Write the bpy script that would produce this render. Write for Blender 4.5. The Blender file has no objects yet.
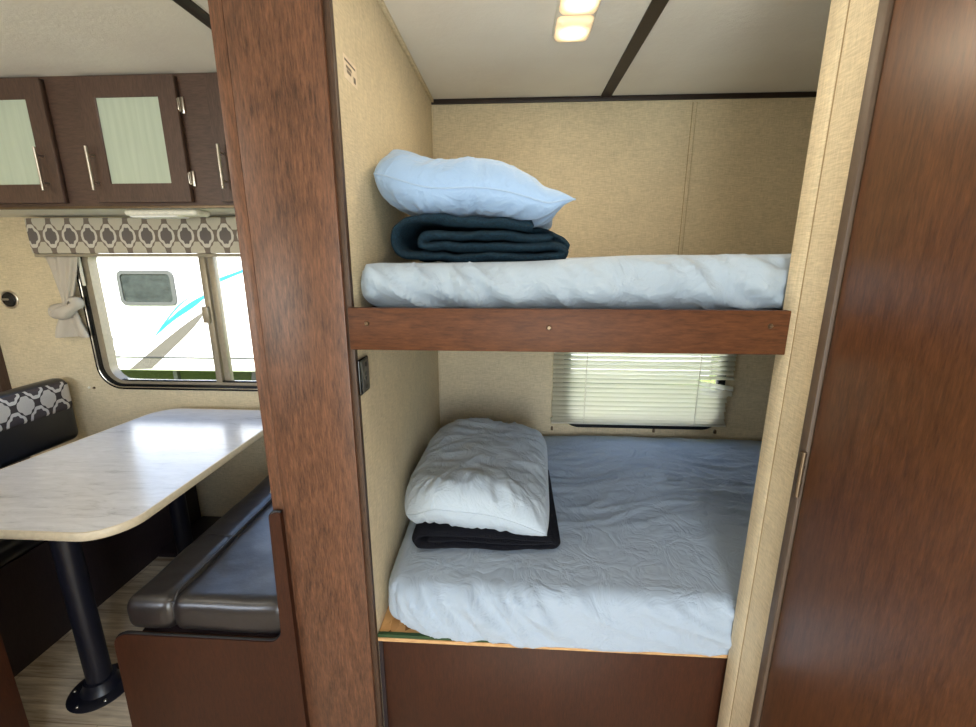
import bpy, bmesh, math, random
from mathutils import Vector, noise, Matrix
random.seed(4)
PI = math.pi
COL = bpy.context.scene.collection
D = bpy.data

# ------------------------------------------------------------------ helpers
def lin(c):
    def f(v):
        v /= 255.0
        return v / 12.92 if v <= .04045 else ((v + .055) / 1.055) ** 2.4
    return (f(c[0]), f(c[1]), f(c[2]), 1)

class N:
    def __init__(s, name):
        s.m = D.materials.new(name); s.m.use_nodes = True
        s.t = s.m.node_tree; s.b = s.t.nodes['Principled BSDF']
        s.tc = s.t.nodes.new('ShaderNodeTexCoord')
    def n(s, kind, **kw):
        nd = s.t.nodes.new(kind)
        for k, v in kw.items():
            if k in nd.inputs.keys(): nd.inputs[k].default_value = v
            else: setattr(nd, k, v)
        return nd
    def l(s, a, b): s.t.links.new(a, b)
    def map(s, sc=(1, 1, 1), rot=(0, 0, 0), src=None):
        mp = s.n('ShaderNodeMapping'); mp.inputs['Scale'].default_value = sc
        mp.inputs['Rotation'].default_value = rot
        s.l(src or s.tc.outputs['Object'], mp.inputs['Vector']); return mp.outputs[0]
    def noise(s, vec, scale, detail=4, rough=.55, dist=0):
        nd = s.n('ShaderNodeTexNoise')
        nd.inputs['Scale'].default_value = scale; nd.inputs['Detail'].default_value = detail
        nd.inputs['Roughness'].default_value = rough; nd.inputs['Distortion'].default_value = dist
        s.l(vec, nd.inputs['Vector']); return nd.outputs['Fac']
    def ramp(s, fac, stops):
        r = s.n('ShaderNodeValToRGB'); e = r.color_ramp.elements
        while len(e) < len(stops): e.new(.5)
        for i, (p, c) in enumerate(stops): e[i].position = p; e[i].color = c
        s.l(fac, r.inputs['Fac']); return r.outputs['Color']
    def math(s, op, a, b=None, c=None):
        m = s.n('ShaderNodeMath'); m.operation = op
        for i, v in enumerate((a, b, c)):
            if v is None: continue
            if isinstance(v, (int, float)): m.inputs[i].default_value = v
            else: s.l(v, m.inputs[i])
        return m.outputs[0]
    def mix(s, fac, a, b, mode='MIX'):
        m = s.n('ShaderNodeMix'); m.data_type = 'RGBA'; m.blend_type = mode
        for sock, v in ((m.inputs[0], fac), (m.inputs[6], a), (m.inputs[7], b)):
            if isinstance(v, (int, float, tuple)): sock.default_value = v
            else: s.l(v, sock)
        return m.outputs[2]
    def bump(s, h, strength=.3, dist=.002, normal=None):
        b = s.n('ShaderNodeBump'); b.inputs['Strength'].default_value = strength
        b.inputs['Distance'].default_value = dist; s.l(h, b.inputs['Height'])
        if normal: s.l(normal, b.inputs['Normal'])
        s.l(b.outputs[0], s.b.inputs['Normal']); return b.outputs[0]
    def set(s, col=None, rough=None, metal=None, spec=None, **kw):
        if col is not None:
            if isinstance(col, tuple): s.b.inputs['Base Color'].default_value = col
            else: s.l(col, s.b.inputs['Base Color'])
        if rough is not None: s.b.inputs['Roughness'].default_value = rough
        if metal is not None: s.b.inputs['Metallic'].default_value = metal
        if spec is not None: s.b.inputs['Specular IOR Level'].default_value = spec
        for k, v in kw.items(): s.b.inputs[k].default_value = v
        return s.m

def plain(name, c, rough=.5, metal=0, spec=.5, grain=.04, **kw):
    q = N(name)
    f = q.noise(q.map((1, 1, 1)), 60, 3)
    a = lin(c); lo = tuple(v * (1 - grain * 2) for v in a[:3]) + (1,); hi = tuple(min(1, v * (1 + grain * 2)) for v in a[:3]) + (1,)
    return q.set(q.ramp(f, [(.3, lo), (.7, hi)]), rough, metal, spec, **kw)

def wood(name, dark, light, axis='Z', rough=.38, fine=260, coarse=7, cathedral=False, spec=.5, bump=.15):
    q = N(name)
    def st(a, b):
        return {'Z': (a, a, b), 'X': (b, a, a), 'Y': (a, b, a)}[axis]
    n1 = q.noise(q.map(st(1, .12)), coarse, 4, .55, .4)
    n2 = q.noise(q.map(st(1, .13)), fine, 3, .7)
    n3 = q.noise(q.map(st(1, .16)), 110, 4, .7, .2)
    mixf = q.math('ADD', q.math('MULTIPLY', n1, .20), q.math('ADD', q.math('MULTIPLY', n2, .45), q.math('MULTIPLY', n3, .35)))
    if cathedral:
        w = q.n('ShaderNodeTexWave'); w.wave_type = 'RINGS'; w.rings_direction = 'SPHERICAL'
        w.inputs['Scale'].default_value = 9; w.inputs['Distortion'].default_value = 3.0
        w.inputs['Detail'].default_value = 4; w.inputs['Detail Scale'].default_value = 1.4; w.inputs['Detail Roughness'].default_value = .6
        q.l(q.map(st(1, .16)), w.inputs['Vector'])
        line = q.math('POWER', w.outputs['Fac'], 6)
        msk = q.noise(q.map(st(1, .5)), 3, 2)
        mixf = q.math('SUBTRACT', mixf, q.math('MULTIPLY', q.math('MULTIPLY', line, msk), .085))
    c = q.ramp(mixf, [(.36, lin(dark)), (.62, lin(light))])
    q.bump(n2, bump, .0006)
    return q.set(c, rough, 0, spec)

def linen(name, base, var=.10, bump=.35):
    q = N(name)
    h = q.noise(q.map((.10, .10, 1)), 420, 2, .6)
    v = q.noise(q.map((1, 1, .06)), 420, 2, .6)
    b = q.noise(q.map(), 9, 4, .6)
    f = q.math('ADD', q.math('MULTIPLY', h, .48), q.math('ADD', q.math('MULTIPLY', v, .38), q.math('MULTIPLY', b, .14)))
    a = lin(base)
    lo = tuple(x * (1 - var * 2.2) for x in a[:3]) + (1,); hi = tuple(min(1, x * (1 + var * 2.0)) for x in a[:3]) + (1,)
    q.bump(f, bump, .0012)
    return q.set(q.ramp(f, [(.36, lo), (.64, hi)]), .62, 0, .3)

def cloth(name, base, rough=.85, wr=.35, weave=.15, sheen=.2, crease=14):
    q = N(name)
    w = q.noise(q.map((1, 1, 1)), crease, 3.5, .55, 1.4)
    ridge = q.math('ABSOLUTE', q.math('SUBTRACT', w, .5))
    fine = q.noise(q.map(), 900, 2)
    h = q.math('ADD', q.math('MULTIPLY', ridge, 1.0), q.math('MULTIPLY', fine, .02 * weave))
    q.bump(h, wr, .03)
    a = lin(base)
    c = q.ramp(fine, [(.3, tuple(v * .96 for v in a[:3]) + (1,)), (.7, a)])
    q.set(c, rough, 0, .2)
    q.b.inputs['Sheen Weight'].default_value = sheen
    return q.m

def fleece(name, base, hi):
    q = N(name)
    f = q.noise(q.map(), 130, 5, .75)
    g = q.noise(q.map(), 420, 3, .7)
    s = q.math('ADD', q.math('MULTIPLY', f, .6), q.math('MULTIPLY', g, .4))
    q.bump(s, 1.0, .02)
    q.set(q.ramp(s, [(.35, lin(base)), (.65, lin(hi))]), .95, 0, .1)
    q.b.inputs['Sheen Weight'].default_value = .04
    q.b.inputs['Sheen Roughness'].default_value = .6
    return q.m

def lattice(name, axis, cw, ch, u0, v0, bg, white, core, cream):
    """woven lattice of pointed quatrefoils; axis = horizontal fabric axis"""
    q = N(name)
    sep = q.n('ShaderNodeSeparateXYZ'); q.l(q.tc.outputs['Object'], sep.inputs[0])
    u = q.math('DIVIDE', q.math('SUBTRACT', sep.outputs[axis], u0), cw)
    v = q.math('DIVIDE', q.math('SUBTRACT', sep.outputs['Z'], v0), ch)
    def cell(du, dv):
        a = q.math('SUBTRACT', q.math('FRACT', q.math('ADD', u, 100.5 + du)), .5)
        b = q.math('SUBTRACT', q.math('FRACT', q.math('ADD', v, 100.5 + dv)), .5)
        a = q.math('ABSOLUTE', a); b = q.math('ABSOLUTE', b)
        p = q.math('POWER', q.math('DIVIDE', a, .52), 1.45)
        r = q.math('POWER', q.math('DIVIDE', b, .47), 1.25)
        ang = q.math('ARCTAN2', b, a)
        lobes = q.math('MULTIPLY', q.math('COSINE', q.math('MULTIPLY', ang, 8)), .05)
        return q.math('ADD', q.math('ADD', p, r), lobes)
    A = cell(0, 0); B = cell(.5, .5)
    inA = q.math('LESS_THAN', A, .80); coreA = q.math('LESS_THAN', A, .50); inB = q.math('LESS_THAN', B, .66)
    c = q.mix(inA, lin(bg), lin(white)); c = q.mix(coreA, c, lin(core)); c = q.mix(inB, c, lin(cream))
    wv = q.noise(q.map(), 500, 2)
    c = q.mix(.25, c, q.ramp(wv, [(.3, (.25, .25, .25, 1)), (.7, (1, 1, 1, 1))]), 'MULTIPLY')
    q.bump(wv, .25, .001)
    return q.set(c, .85, 0, .2)

M = {}
M['post'] = wood('reddish_wood', (62, 38, 25), (116, 77, 54), 'Z', .40, cathedral=True)
M['post_dark'] = wood('dark_edge_wood', (48, 32, 22), (78, 56, 40), 'Z', .5)
M['rail'] = wood('rail_wood', (60, 31, 14), (96, 56, 29), 'X', .55, spec=.3)
M['panel'] = wood('dark_panel_wood', (42, 20, 9), (66, 34, 17), 'Z', .5, spec=.3)
M['door'] = wood('cherry_door_wood', (66, 38, 20), (104, 65, 38), 'Z', .36, cathedral=True)
M['cab'] = wood('espresso_cabinet_wood', (62, 44, 36), (92, 68, 56), 'Z', .45)
M['cab_h'] = wood('espresso_cabinet_wood_rail', (62, 44, 36), (92, 68, 56), 'X', .45)
M['kick'] = wood('almost_black_wood', (30, 22, 26), (48, 36, 38), 'Z', .5)
M['trim'] = wood('dark_ceiling_batten', (26, 15, 9), (42, 26, 17), 'X', .5)
M['jamb'] = plain('brown_vinyl_jamb', (84, 68, 54), .5)
M['wall'] = linen('beige_linen_wallpaper', (206, 190, 158))
M['wall_strip'] = M['wall']
q = N('textured_white_ceiling')
f = q.noise(q.map(), 45, 6, .7); f2 = q.noise(q.map((1, 1, 1)), 3, 3)
q.bump(f, .35, .004)
M['ceil'] = q.set(q.ramp(f2, [(.3, lin((224, 216, 204))), (.7, lin((232, 226, 215)))]), .8, 0, .2)
q = N('vinyl_plank_floor')
fa = q.noise(q.map((.07, 1, 1)), 60, 5, .65); fb = q.noise(q.map((.1, 1, 1)), 11, 3)
br = q.n('ShaderNodeTexBrick'); br.inputs['Scale'].default_value = 1
br.inputs['Brick Width'].default_value = .9; br.inputs['Row Height'].default_value = .15; br.inputs['Mortar Size'].default_value = .0015
br.inputs['Color1'].default_value = (.8, .8, .8, 1); br.inputs['Color2'].default_value = (1, 1, 1, 1); br.inputs['Mortar'].default_value = (.35, .3, .25, 1)
q.l(q.map(), br.inputs['Vector'])
fc = q.math('ADD', q.math('MULTIPLY', fa, .65), q.math('MULTIPLY', fb, .35))
M['floor'] = q.set(q.mix(.7, q.ramp(fc, [(.36, lin((152, 132, 108))), (.64, lin((236, 222, 198)))]), br.outputs['Color'], 'MULTIPLY'), .45, 0, .4)
q = N('pale_marbled_laminate')
fa = q.noise(q.map((.22, 1, 1)), 42, 6, .7, .8); fb = q.noise(q.map((.3, 1, 1)), 8, 4)
fc = q.math('ADD', q.math('MULTIPLY', fa, .6), q.math('MULTIPLY', fb, .4))
q.b.inputs['Coat Weight'].default_value = .3; q.b.inputs['Coat Roughness'].default_value = .15
M['table'] = q.set(q.ramp(fc, [(.33, lin((172, 172, 174))), (.45, lin((208, 208, 210))), (.65, lin((226, 226, 228)))]), .22, 0, .5)
M['table_edge'] = plain('beige_table_edge', (204, 192, 168), .4)
M['steel_black'] = plain('black_painted_steel', (22, 23, 34), .38, 0, .5)
M['chrome'] = plain('brushed_nickel', (205, 198, 188), .28, 1)
M['brass'] = plain('dull_bronze_metal', (112, 94, 74), .4, .8)
M['black'] = plain('black_rubber', (14, 14, 15), .5)
M['gloss_black'] = plain('glossy_black_plastic', (18, 19, 20), .22)
M['alu'] = plain('tan_aluminium', (150, 138, 118), .4, .3)
M['white_plastic'] = plain('off_white_plastic', (226, 222, 208), .4)
M['grey_plate'] = plain('dark_grey_plastic', (70, 66, 60), .45)
def leather(name, c):
    q = N(name)
    f = q.noise(q.map(), 90, 5, .6); g = q.noise(q.map(), 7, 3, .6, .5)
    h = q.math('ADD', q.math('MULTIPLY', f, .2), q.math('MULTIPLY', g, 1.0))
    q.bump(h, .2, .01)
    a = lin(c)
    return q.set(q.ramp(f, [(.3, tuple(v * .8 for v in a[:3]) + (1,)), (.7, a)]), .33, 0, .9)
M['leather'] = leather('dark_brown_faux_leather', (36, 32, 32))
M['leather_black'] = leather('black_faux_leather', (24, 26, 34))
M['sheet'] = cloth('pale_blue_cotton_sheet', (160, 173, 186), wr=.45, crease=9)
M['pillow'] = cloth('light_blue_cotton_pillowcase', (150, 178, 214), wr=.4, crease=11)
M['pillow_pale'] = cloth('pale_blue_grey_pillowcase', (176, 188, 198), wr=.4, crease=11)
M['seam'] = cloth('pillowcase_stitching', (156, 180, 210), wr=.1)
M['teal'] = fleece('dark_teal_fleece', (6, 26, 40), (34, 74, 96))
M['navy'] = fleece('navy_fleece', (3, 4, 12), (9, 11, 28))
M['curtain'] = cloth('grey_beige_curtain_cloth', (190, 180, 166), wr=.3, crease=20)
M['valance'] = lattice('lattice_valance_fabric', 'X', .099, .150, .012, -.085, (124, 112, 102), (210, 203, 190), (112, 104, 100), (196, 188, 170))
M['lattice2'] = lattice('lattice_cushion_fabric', 'Y', .108, .150, .05, .715, (74, 66, 64), (214, 208, 200), (84, 76, 76), (208, 200, 190))
q = N('frosted_glass_insert')
f = q.noise(q.map((1, 1, .05)), 60, 3); f2 = q.noise(q.map(), 300, 2)
q.bump(f2, .2, .001)
M['frost'] = q.set(q.ramp(f, [(.3, lin((180, 190, 172))), (.7, lin((190, 200, 182)))]), .25, 0, .6)
# clear glass: thin glass = mix of transparent and glossy
def clearglass(name, tint=(1, 1, 1, 1)):
    q = N(name); t = q.t
    out = [n for n in t.nodes if n.type == 'OUTPUT_MATERIAL'][0]
    tr = q.n('ShaderNodeBsdfTransparent'); tr.inputs['Color'].default_value = tint
    gl = q.n('ShaderNodeBsdfGlossy'); gl.inputs['Roughness'].default_value = .02
    fr = q.n('ShaderNodeFresnel'); fr.inputs['IOR'].default_value = 1.45
    ge = q.n('ShaderNodeNewGeometry'); ff = q.math('MULTIPLY', fr.outputs[0], q.math('SUBTRACT', 1.0, ge.outputs['Backfacing']))
    mx = q.n('ShaderNodeMixShader'); q.l(ff, mx.inputs[0]); q.l(tr.outputs[0], mx.inputs[1]); q.l(gl.outputs[0], mx.inputs[2])
    q.l(mx.outputs[0], out.inputs['Surface']); t.nodes.remove(q.b)
    return q.m
M['glass'] = clearglass('window_glass')
# translucent blind slat
q = N('translucent_white_slat'); out = [n for n in q.t.nodes if n.type == 'OUTPUT_MATERIAL'][0]
q.set(lin((236, 228, 210)), .45, 0, .4)
tl = q.n('ShaderNodeBsdfTranslucent'); tl.inputs['Color'].default_value = lin((238, 240, 232))
mx = q.n('ShaderNodeMixShader'); mx.inputs[0].default_value = .6
q.l(q.b.outputs[0], mx.inputs[1]); q.l(tl.outputs[0], mx.inputs[2]); q.l(mx.outputs[0], out.inputs['Surface'])
M['slat'] = q.m
# OSB
q = N('oriented_strand_board')
vo = q.n('ShaderNodeTexVoronoi'); vo.inputs['Scale'].default_value = 46; vo.inputs['Randomness'].default_value = 1
q.l(q.map((1, .45, 1), (0, 0, .5)), vo.inputs['Vector'])
sv = q.n('ShaderNodeSeparateColor'); q.l(vo.outputs['Color'], sv.inputs[0])
M['osb'] = q.set(q.ramp(sv.outputs[0], [(.05, lin((96, 60, 30))), (.22, lin((190, 140, 88))), (.9, lin((214, 166, 110)))]), .75, 0, .2)
M['ply'] = wood('raw_plywood_edge', (170, 126, 78), (216, 176, 124), 'X', .7)
M['green'] = plain('green_painted_edge', (36, 62, 28), .7)
q = N('warm_lamp_lens')
q.set(lin((255, 232, 196)), .35, 0, .4)
sp_ = q.n('ShaderNodeSeparateXYZ'); q.l(q.tc.outputs['Object'], sp_.inputs[0])
yy = q.math('MULTIPLY', q.math('SUBTRACT', q.math('FRACT', q.math('DIVIDE', q.math('ADD', sp_.outputs['Y'], 1.604), .16)), .5), .16)
rr_ = q.math('SQRT', q.math('ADD', q.math('POWER', sp_.outputs['X'], 2), q.math('POWER', yy, 2)))
gl_ = q.n('ShaderNodeMapRange'); gl_.interpolation_type = 'SMOOTHSTEP'
gl_.inputs[1].default_value = .012; gl_.inputs[2].default_value = .058; gl_.inputs[3].default_value = 5.5; gl_.inputs[4].default_value = .55
q.l(rr_, gl_.inputs[0])
q.b.inputs['Emission Color'].default_value = lin((255, 214, 160)); q.l(gl_.outputs[0], q.b.inputs['Emission Strength'])
M['lens'] = q.m
M['camper'] = plain('white_fibreglass', (236, 236, 234), .35, 0, .4, .01)
M['dark_metal'] = plain('dark_grey_metal', (30, 31, 32), .5)
M['cyan'] = plain('cyan_vinyl_stripe', (16, 140, 185), .4)
M['grey_stripe'] = plain('grey_vinyl_stripe', (78, 74, 68), .4)
M['grey_frame'] = plain('grey_window_frame', (62, 64, 62), .4)
q = N('camper_window_glass')
f = q.noise(q.map((1, 1, 1.6)), 7, 5, .7)
M['cglass'] = q.set(q.ramp(f, [(.3, lin((26, 32, 30))), (.7, lin((54, 60, 56)))]), .5, 0, .15)
q = N('mown_grass')
f = q.noise(q.map(), 9, 8, .75); f2 = q.noise(q.map(), .8, 3)
q.bump(f, .8, .05)
M['grass'] = q.set(q.mix(.4, q.ramp(f, [(.3, lin((92, 108, 60))), (.7, lin((160, 174, 104)))]), q.ramp(f2, [(.3, lin((104, 116, 70))), (.7, lin((150, 152, 96)))])), .9, 0, .1)
q = N('hedge_leaves')
f = q.noise(q.map(), 14, 8, .8)
q.bump(f, 1, .1)
M['hedge'] = q.set(q.ramp(f, [(.35, lin((20, 40, 12))), (.7, lin((110, 140, 60)))]), .8, 0, .2)
M['paper'] = plain('pale_sticker_paper', (222, 204, 176), .6)
M['ink'] = plain('faded_dark_ink', (92, 78, 66), .7)
M['roof'] = plain('outer_shell', (180, 180, 176), .6)

# ------------------------------------------------------------------ mesh helpers (all given in world coordinates)
def wloc(o):
    v = Vector((0, 0, 0))
    while o is not None:
        v += o.location; o = o.parent
    return v
def tag(o, label=None, cat=None, group=None, kind=None):
    if label: o['label'] = label
    if cat: o['category'] = cat
    if group: o['group'] = group
    if kind: o['kind'] = kind
    return o
def empty(name, loc, label, cat, group=None):
    o = D.objects.new(name, None); COL.objects.link(o); o.location = loc
    o.empty_display_size = .05
    return tag(o, label, cat, group)
def build(name, bm, mat, parent=None, origin=None, smooth=True, label=None, ang=35):
    if parent is not None: off = wloc(parent)
    else: off = Vector((0, 0, 0))
    o_off = Vector(origin) if origin is not None else off
    bmesh.ops.translate(bm, verts=bm.verts, vec=-o_off)
    bmesh.ops.recalc_face_normals(bm, faces=bm.faces)
    me = D.meshes.new(name); bm.to_mesh(me); bm.free()
    me.materials.append(mat)
    if smooth:
        me.polygons.foreach_set('use_smooth', [True] * len(me.polygons))
        me.set_sharp_from_angle(angle=math.radians(ang))
    o = D.objects.new(name, me); COL.objects.link(o)
    if parent is not None: o.parent = parent
    o.location = o_off - off
    if label: o['label'] = label
    return o
def struct(name, bm, mat, parent=None, **k):
    o = build(name, bm, mat, parent, **k)
    if parent is None: o['kind'] = 'structure'
    return o
def new(): return bmesh.new()
def box(bm, x0, x1, y0, y1, z0, z1, bev=0, seg=2):
    r = bmesh.ops.create_cube(bm, size=1)
    vs = r['verts']
    for v in vs:
        v.co = Vector(((x0 + x1) / 2 + v.co.x * (x1 - x0), (y0 + y1) / 2 + v.co.y * (y1 - y0), (z0 + z1) / 2 + v.co.z * (z1 - z0)))
    if bev:
        es = list({e for v in vs for e in v.link_edges})
        bmesh.ops.bevel(bm, geom=es, offset=bev, segments=seg, profile=.5, affect='EDGES')
    return bm
def bx(*a, **k): return box(new(), *a, **k)
def cyl(bm, p0, p1, r0, r1=None, n=24, caps=True):
    p0 = Vector(p0); p1 = Vector(p1); r1 = r0 if r1 is None else r1
    d = p1 - p0; rot = d.to_track_quat('Z', 'Y').to_matrix().to_4x4()
    m = Matrix.Translation((p0 + p1) / 2) @ rot
    bmesh.ops.create_cone(bm, cap_ends=caps, segments=n, radius1=r0, radius2=r1, depth=d.length, matrix=m)
    return bm
def lathe(prof, cx, cy, n=40):
    bm = new(); rings = []
    for r, z in prof:
        rings.append([bm.verts.new((cx + r * math.cos(2 * PI * i / n), cy + r * math.sin(2 * PI * i / n), z)) for i in range(n)])
    for a, b in zip(rings, rings[1:]):
        for i in range(n): bm.faces.new((a[i], a[(i + 1) % n], b[(i + 1) % n], b[i]))
    bm.faces.new(rings[0]); bm.faces.new(rings[-1]); return bm
def rrect(x0, x1, z0, z1, r, n=8):
    pts = []
    for cx, cz, a0 in ((x1 - r, z1 - r, 0), (x0 + r, z1 - r, 90), (x0 + r, z0 + r, 180), (x1 - r, z0 + r, 270)):
        for i in range(n + 1):
            a = math.radians(a0 + 90 * i / n); pts.append((cx + r * math.cos(a), cz + r * math.sin(a)))
    return pts
def plate(loops, y0, y1, plane='XZ'):
    """2-D outline (first loop) with holes (others) extruded between y0 and y1"""
    cu = D.curves.new('c', 'CURVE'); cu.dimensions = '2D'; cu.fill_mode = 'BOTH'
    for lp in loops:
        s = cu.splines.new('POLY'); s.points.add(len(lp) - 1)
        for i, (a, b) in enumerate(lp): s.points[i].co = (a, b, 0, 1)
        s.use_cyclic_u = True
    cu.extrude = abs(y1 - y0) / 2
    o = D.objects.new('c', cu); COL.objects.link(o)
    dg = bpy.context.evaluated_depsgraph_get()
    me = D.meshes.new_from_object(o.evaluated_get(dg))
    bm = new(); bm.from_mesh(me)
    D.objects.remove(o); D.curves.remove(cu); D.meshes.remove(me)
    ym = (y0 + y1) / 2
    for v in bm.verts:
        a, b, c = v.co
        if plane == 'XZ': v.co = (a, ym + c, b)
        elif plane == 'YZ': v.co = (ym + c, a, b)
        else: v.co = (a, b, ym + c)
    bmesh.ops.remove_doubles(bm, verts=bm.verts, dist=1e-6)
    return bm
def tube(pts, r, n=12, cyclic=False, taper=None):
    bm = new(); P = [Vector(p) for p in pts]; rings = []; L = len(P)
    up = Vector((0, 0, 1))
    for i, p in enumerate(P):
        a = P[(i - 1) % L] if (cyclic or i > 0) else P[i]; b = P[(i + 1) % L] if (cyclic or i < L - 1) else P[i]
        t = (b - a).normalized()
        u = t.cross(up)
        if u.length < .05: u = t.cross(Vector((0, 1, 0)))
        u.normalize(); w = t.cross(u); w.normalize()
        rr = r if taper is None else r * taper[i]
        rings.append([bm.verts.new(p + u * rr * math.cos(2 * PI * k / n) + w * rr * math.sin(2 * PI * k / n)) for k in range(n)])
    for i in range(L if cyclic else L - 1):
        A = rings[i]; B = rings[(i + 1) % L]
        for k in range(n): bm.faces.new((A[k], A[(k + 1) % n], B[(k + 1) % n], B[k]))
    if not cyclic: bm.faces.new(rings[0]); bm.faces.new(rings[-1])
    return bm
def rounded(x0, x1, y0, y1, z0, z1, r, step=.014, disp=None, rz=None):
    """rounded, evenly gridded block; disp(p, n) moves each vertex"""
    bm = new(); c = Vector(((x0 + x1) / 2, (y0 + y1) / 2, (z0 + z1) / 2)); h = Vector(((x1 - x0) / 2, (y1 - y0) / 2, (z1 - z0) / 2))
    rr = Vector((r, r, rz or r))
    for ax in range(3):
        a, b = [i for i in range(3) if i != ax]
        na = max(4, int(2 * h[a] / step)); nb = max(4, int(2 * h[b] / step))
        for sg in (-1, 1):
            g = [[None] * (nb + 1) for _ in range(na + 1)]
            for i in range(na + 1):
                for j in range(nb + 1):
                    p = Vector((0, 0, 0)); p[ax] = sg * h[ax]; p[a] = -h[a] + 2 * h[a] * i / na; p[b] = -h[b] + 2 * h[b] * j / nb
                    g[i][j] = bm.verts.new(p)
            for i in range(na):
                for j in range(nb): bm.faces.new((g[i][j], g[i + 1][j], g[i + 1][j + 1], g[i][j + 1]))
    bmesh.ops.remove_doubles(bm, verts=bm.verts, dist=1e-5)
    for v in bm.verts:
        p = v.co; q = Vector([max(-h[i] + rr[i], min(h[i] - rr[i], p[i])) for i in range(3)])
        d = Vector([(p[i] - q[i]) / rr[i] for i in range(3)])
        if d.length > 1e-9:
            n = d.normalized(); v.co = q + Vector([n[i] * rr[i] for i in range(3)])
        else: n = Vector((0, 0, 1))
        w = v.co + c
        v.co = disp(w, n) if disp else w
    return bm
def nz(x, y, z): return noise.noise(Vector((x, y, z)))
def ridge(x, y, z): return 1 - 2 * abs(nz(x, y, z))
def smooth(a, b, x):
    t = max(0, min(1, (x - a) / (b - a))); return t * t * (3 - 2 * t)
def dup(root, loc=None, label=None):
    c = root.copy(); COL.objects.link(c)
    if loc is not None: c.location = loc
    if label: c['label'] = label
    for ch in list(root.children):
        d = ch.copy(); COL.objects.link(d); d.parent = c
        for g in ch.children:
            e = g.copy(); COL.objects.link(e); e.parent = d
    return c

# ------------------------------------------------------------------ dimensions
YB = 2.2      # long side wall with both windows
ZC = 2.2      # ceiling
XL = -.385    # face of the partition inside the bunk
XR = .612      # face of the passage wall with the door
YN = -1.0     # wall behind the viewer
XW = -3.3; XE = 1.55

# ------------------------------------------------------------------ setting
struct('floor', bx(XW - .05, XE + .05, YN - .05, YB + .05, -.06, 0), M['floor'])
struct('ceiling', bx(XW - .05, XE + .05, YN - .05, YB + .05, ZC, ZC + .06), M['ceil'])
W1 = (-2.262, -.78, .80, 1.60)     # dinette window opening
W2 = (.262, 1.072, .645, 1.26)     # bunk window opening
struct('wall_back', plate([[(XW, 0), (XE, 0), (XE, ZC), (XW, ZC)], rrect(W1[0] + .03, W1[1] - .03, W1[2] + .03, W1[3] - .03, .10), rrect(W2[0] + .02, W2[1] - .02, W2[2] + .02, W2[3] - .02, .07)], YB, YB + .05), M['wall'])
struct('wall_left', bx(XW - .05, XW, YN, YB + .05, 0, ZC), M['wall'])
struct('wall_far_right', bx(XE, XE + .05, YN, YB + .05, 0, ZC), M['wall'])
# wall behind the viewer; unseen doorway and window added to let light in
struct('wall_front', plate([[(XW, 0), (XE, 0), (XE, ZC), (XW, ZC)], [(-.12, .02), (.56, .02), (.56, 1.92), (-.12, 1.92)], rrect(-2.9, -1.6, 1.0, 1.7, .08)], YN - .05, YN), M['wall'])
# partition between dinette and bunks
struct('wall_middle', bx(-.61, XL, 1.045, YB, 0, ZC), M['wall'])
# passage wall that carries the door, wallpapered corner at the bunk
bmw = new(); box(bmw, XR, XR + .05, .885, 1.03, 0, ZC)
struct('wall_right', bmw, M['wall'])
struct('wall_right_inner', bx(XR + .05, XE, .98, 1.03, 0, ZC), M['wall'])
struct('wall_right_front', bx(XR, XR + .05, YN, .10, 0, ZC), M['wall'])
struct('trim_1', bx(XR - .0015, XR, .980, 1.032, 0, ZC, bev=.0006), M['wall'])
struct('edge_shadow_1', bx(XR - .0006, XR, .9765, .9795, 0, ZC), plain('painted_edge_shadow', (150, 128, 92), .8))  # darker strip imitates the shading along the corner trim edge
# batten and edges
struct('trim_2', bx(XL, XE, YB - .010, YB, ZC - .021, ZC, bev=.002), M['trim'])
struct('trim_3', bx(.374, .420, YN, YB - .01, ZC - .006, ZC, bev=.001), M['trim'])
struct('trim_4', bx(-.955, -.908, YN, 1.86, ZC - .006, ZC, bev=.001), M['trim'])
struct('trim_5', bx(XL, XL + .012, 1.05, YB - .01, ZC - .014, ZC, bev=.002), M['wall'])
struct('trim_6', bx(.782, .797, YB - .006, YB, 1.4, ZC - .036, bev=.001), M['wall'])
for xx in (.780, .7975): struct('edge_shadow_2', bx(xx, xx + .0022, YB - .0015, YB, 1.4, ZC - .03), D.materials['painted_edge_shadow'])  # two dark lines stand in for the shadow beside the wall seam
struct('trim_7', bx(XL, XL + .008, YB - .008, YB, .3, ZC - .03, bev=.002), M['wall'])
struct('trim_8', bx(-2.95, -2.805, YB - .05, YB, 0, 1.70, bev=.002), M['cab'])
# door and jamb
jb = bx(XR - .012, XR + .05, .862, .885, 0, ZC, bev=.002)
box(jb, XR - .012, XR + .05, .10, .119, 0, ZC, bev=.002)
struct('trim_10', jb, M['jamb'])
door = struct('door_1', bx(XR - .006, XR + .03, .123, .858, .01, 2.19, bev=.002), M['door'])
for k, z in enumerate((1.065, 2.02, .22)):
    h = cyl(new(), (XR - .015, .862, z - .05), (XR - .015, .862, z + .05), .0052, n=16)
    box(h, XR - .0135, XR - .0122, .862, .878, z - .045, z + .045, bev=.0004)
    for zz in (-.018, .018): cyl(h, (XR - .015, .862, z + zz - .0012), (XR - .015, .862, z + zz + .0012), .0063, n=16)
    build('hinge', h, M['brass'], door)
hn = cyl(new(), (XR - .075, .17, 1.0), (XR - .02, .17, 1.0), .012); cyl(hn, (XR - .1, .17, 1.0), (XR - .075, .17, 1.0), .028, .026)
build('door_knob', hn, M['chrome'], door)

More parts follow.
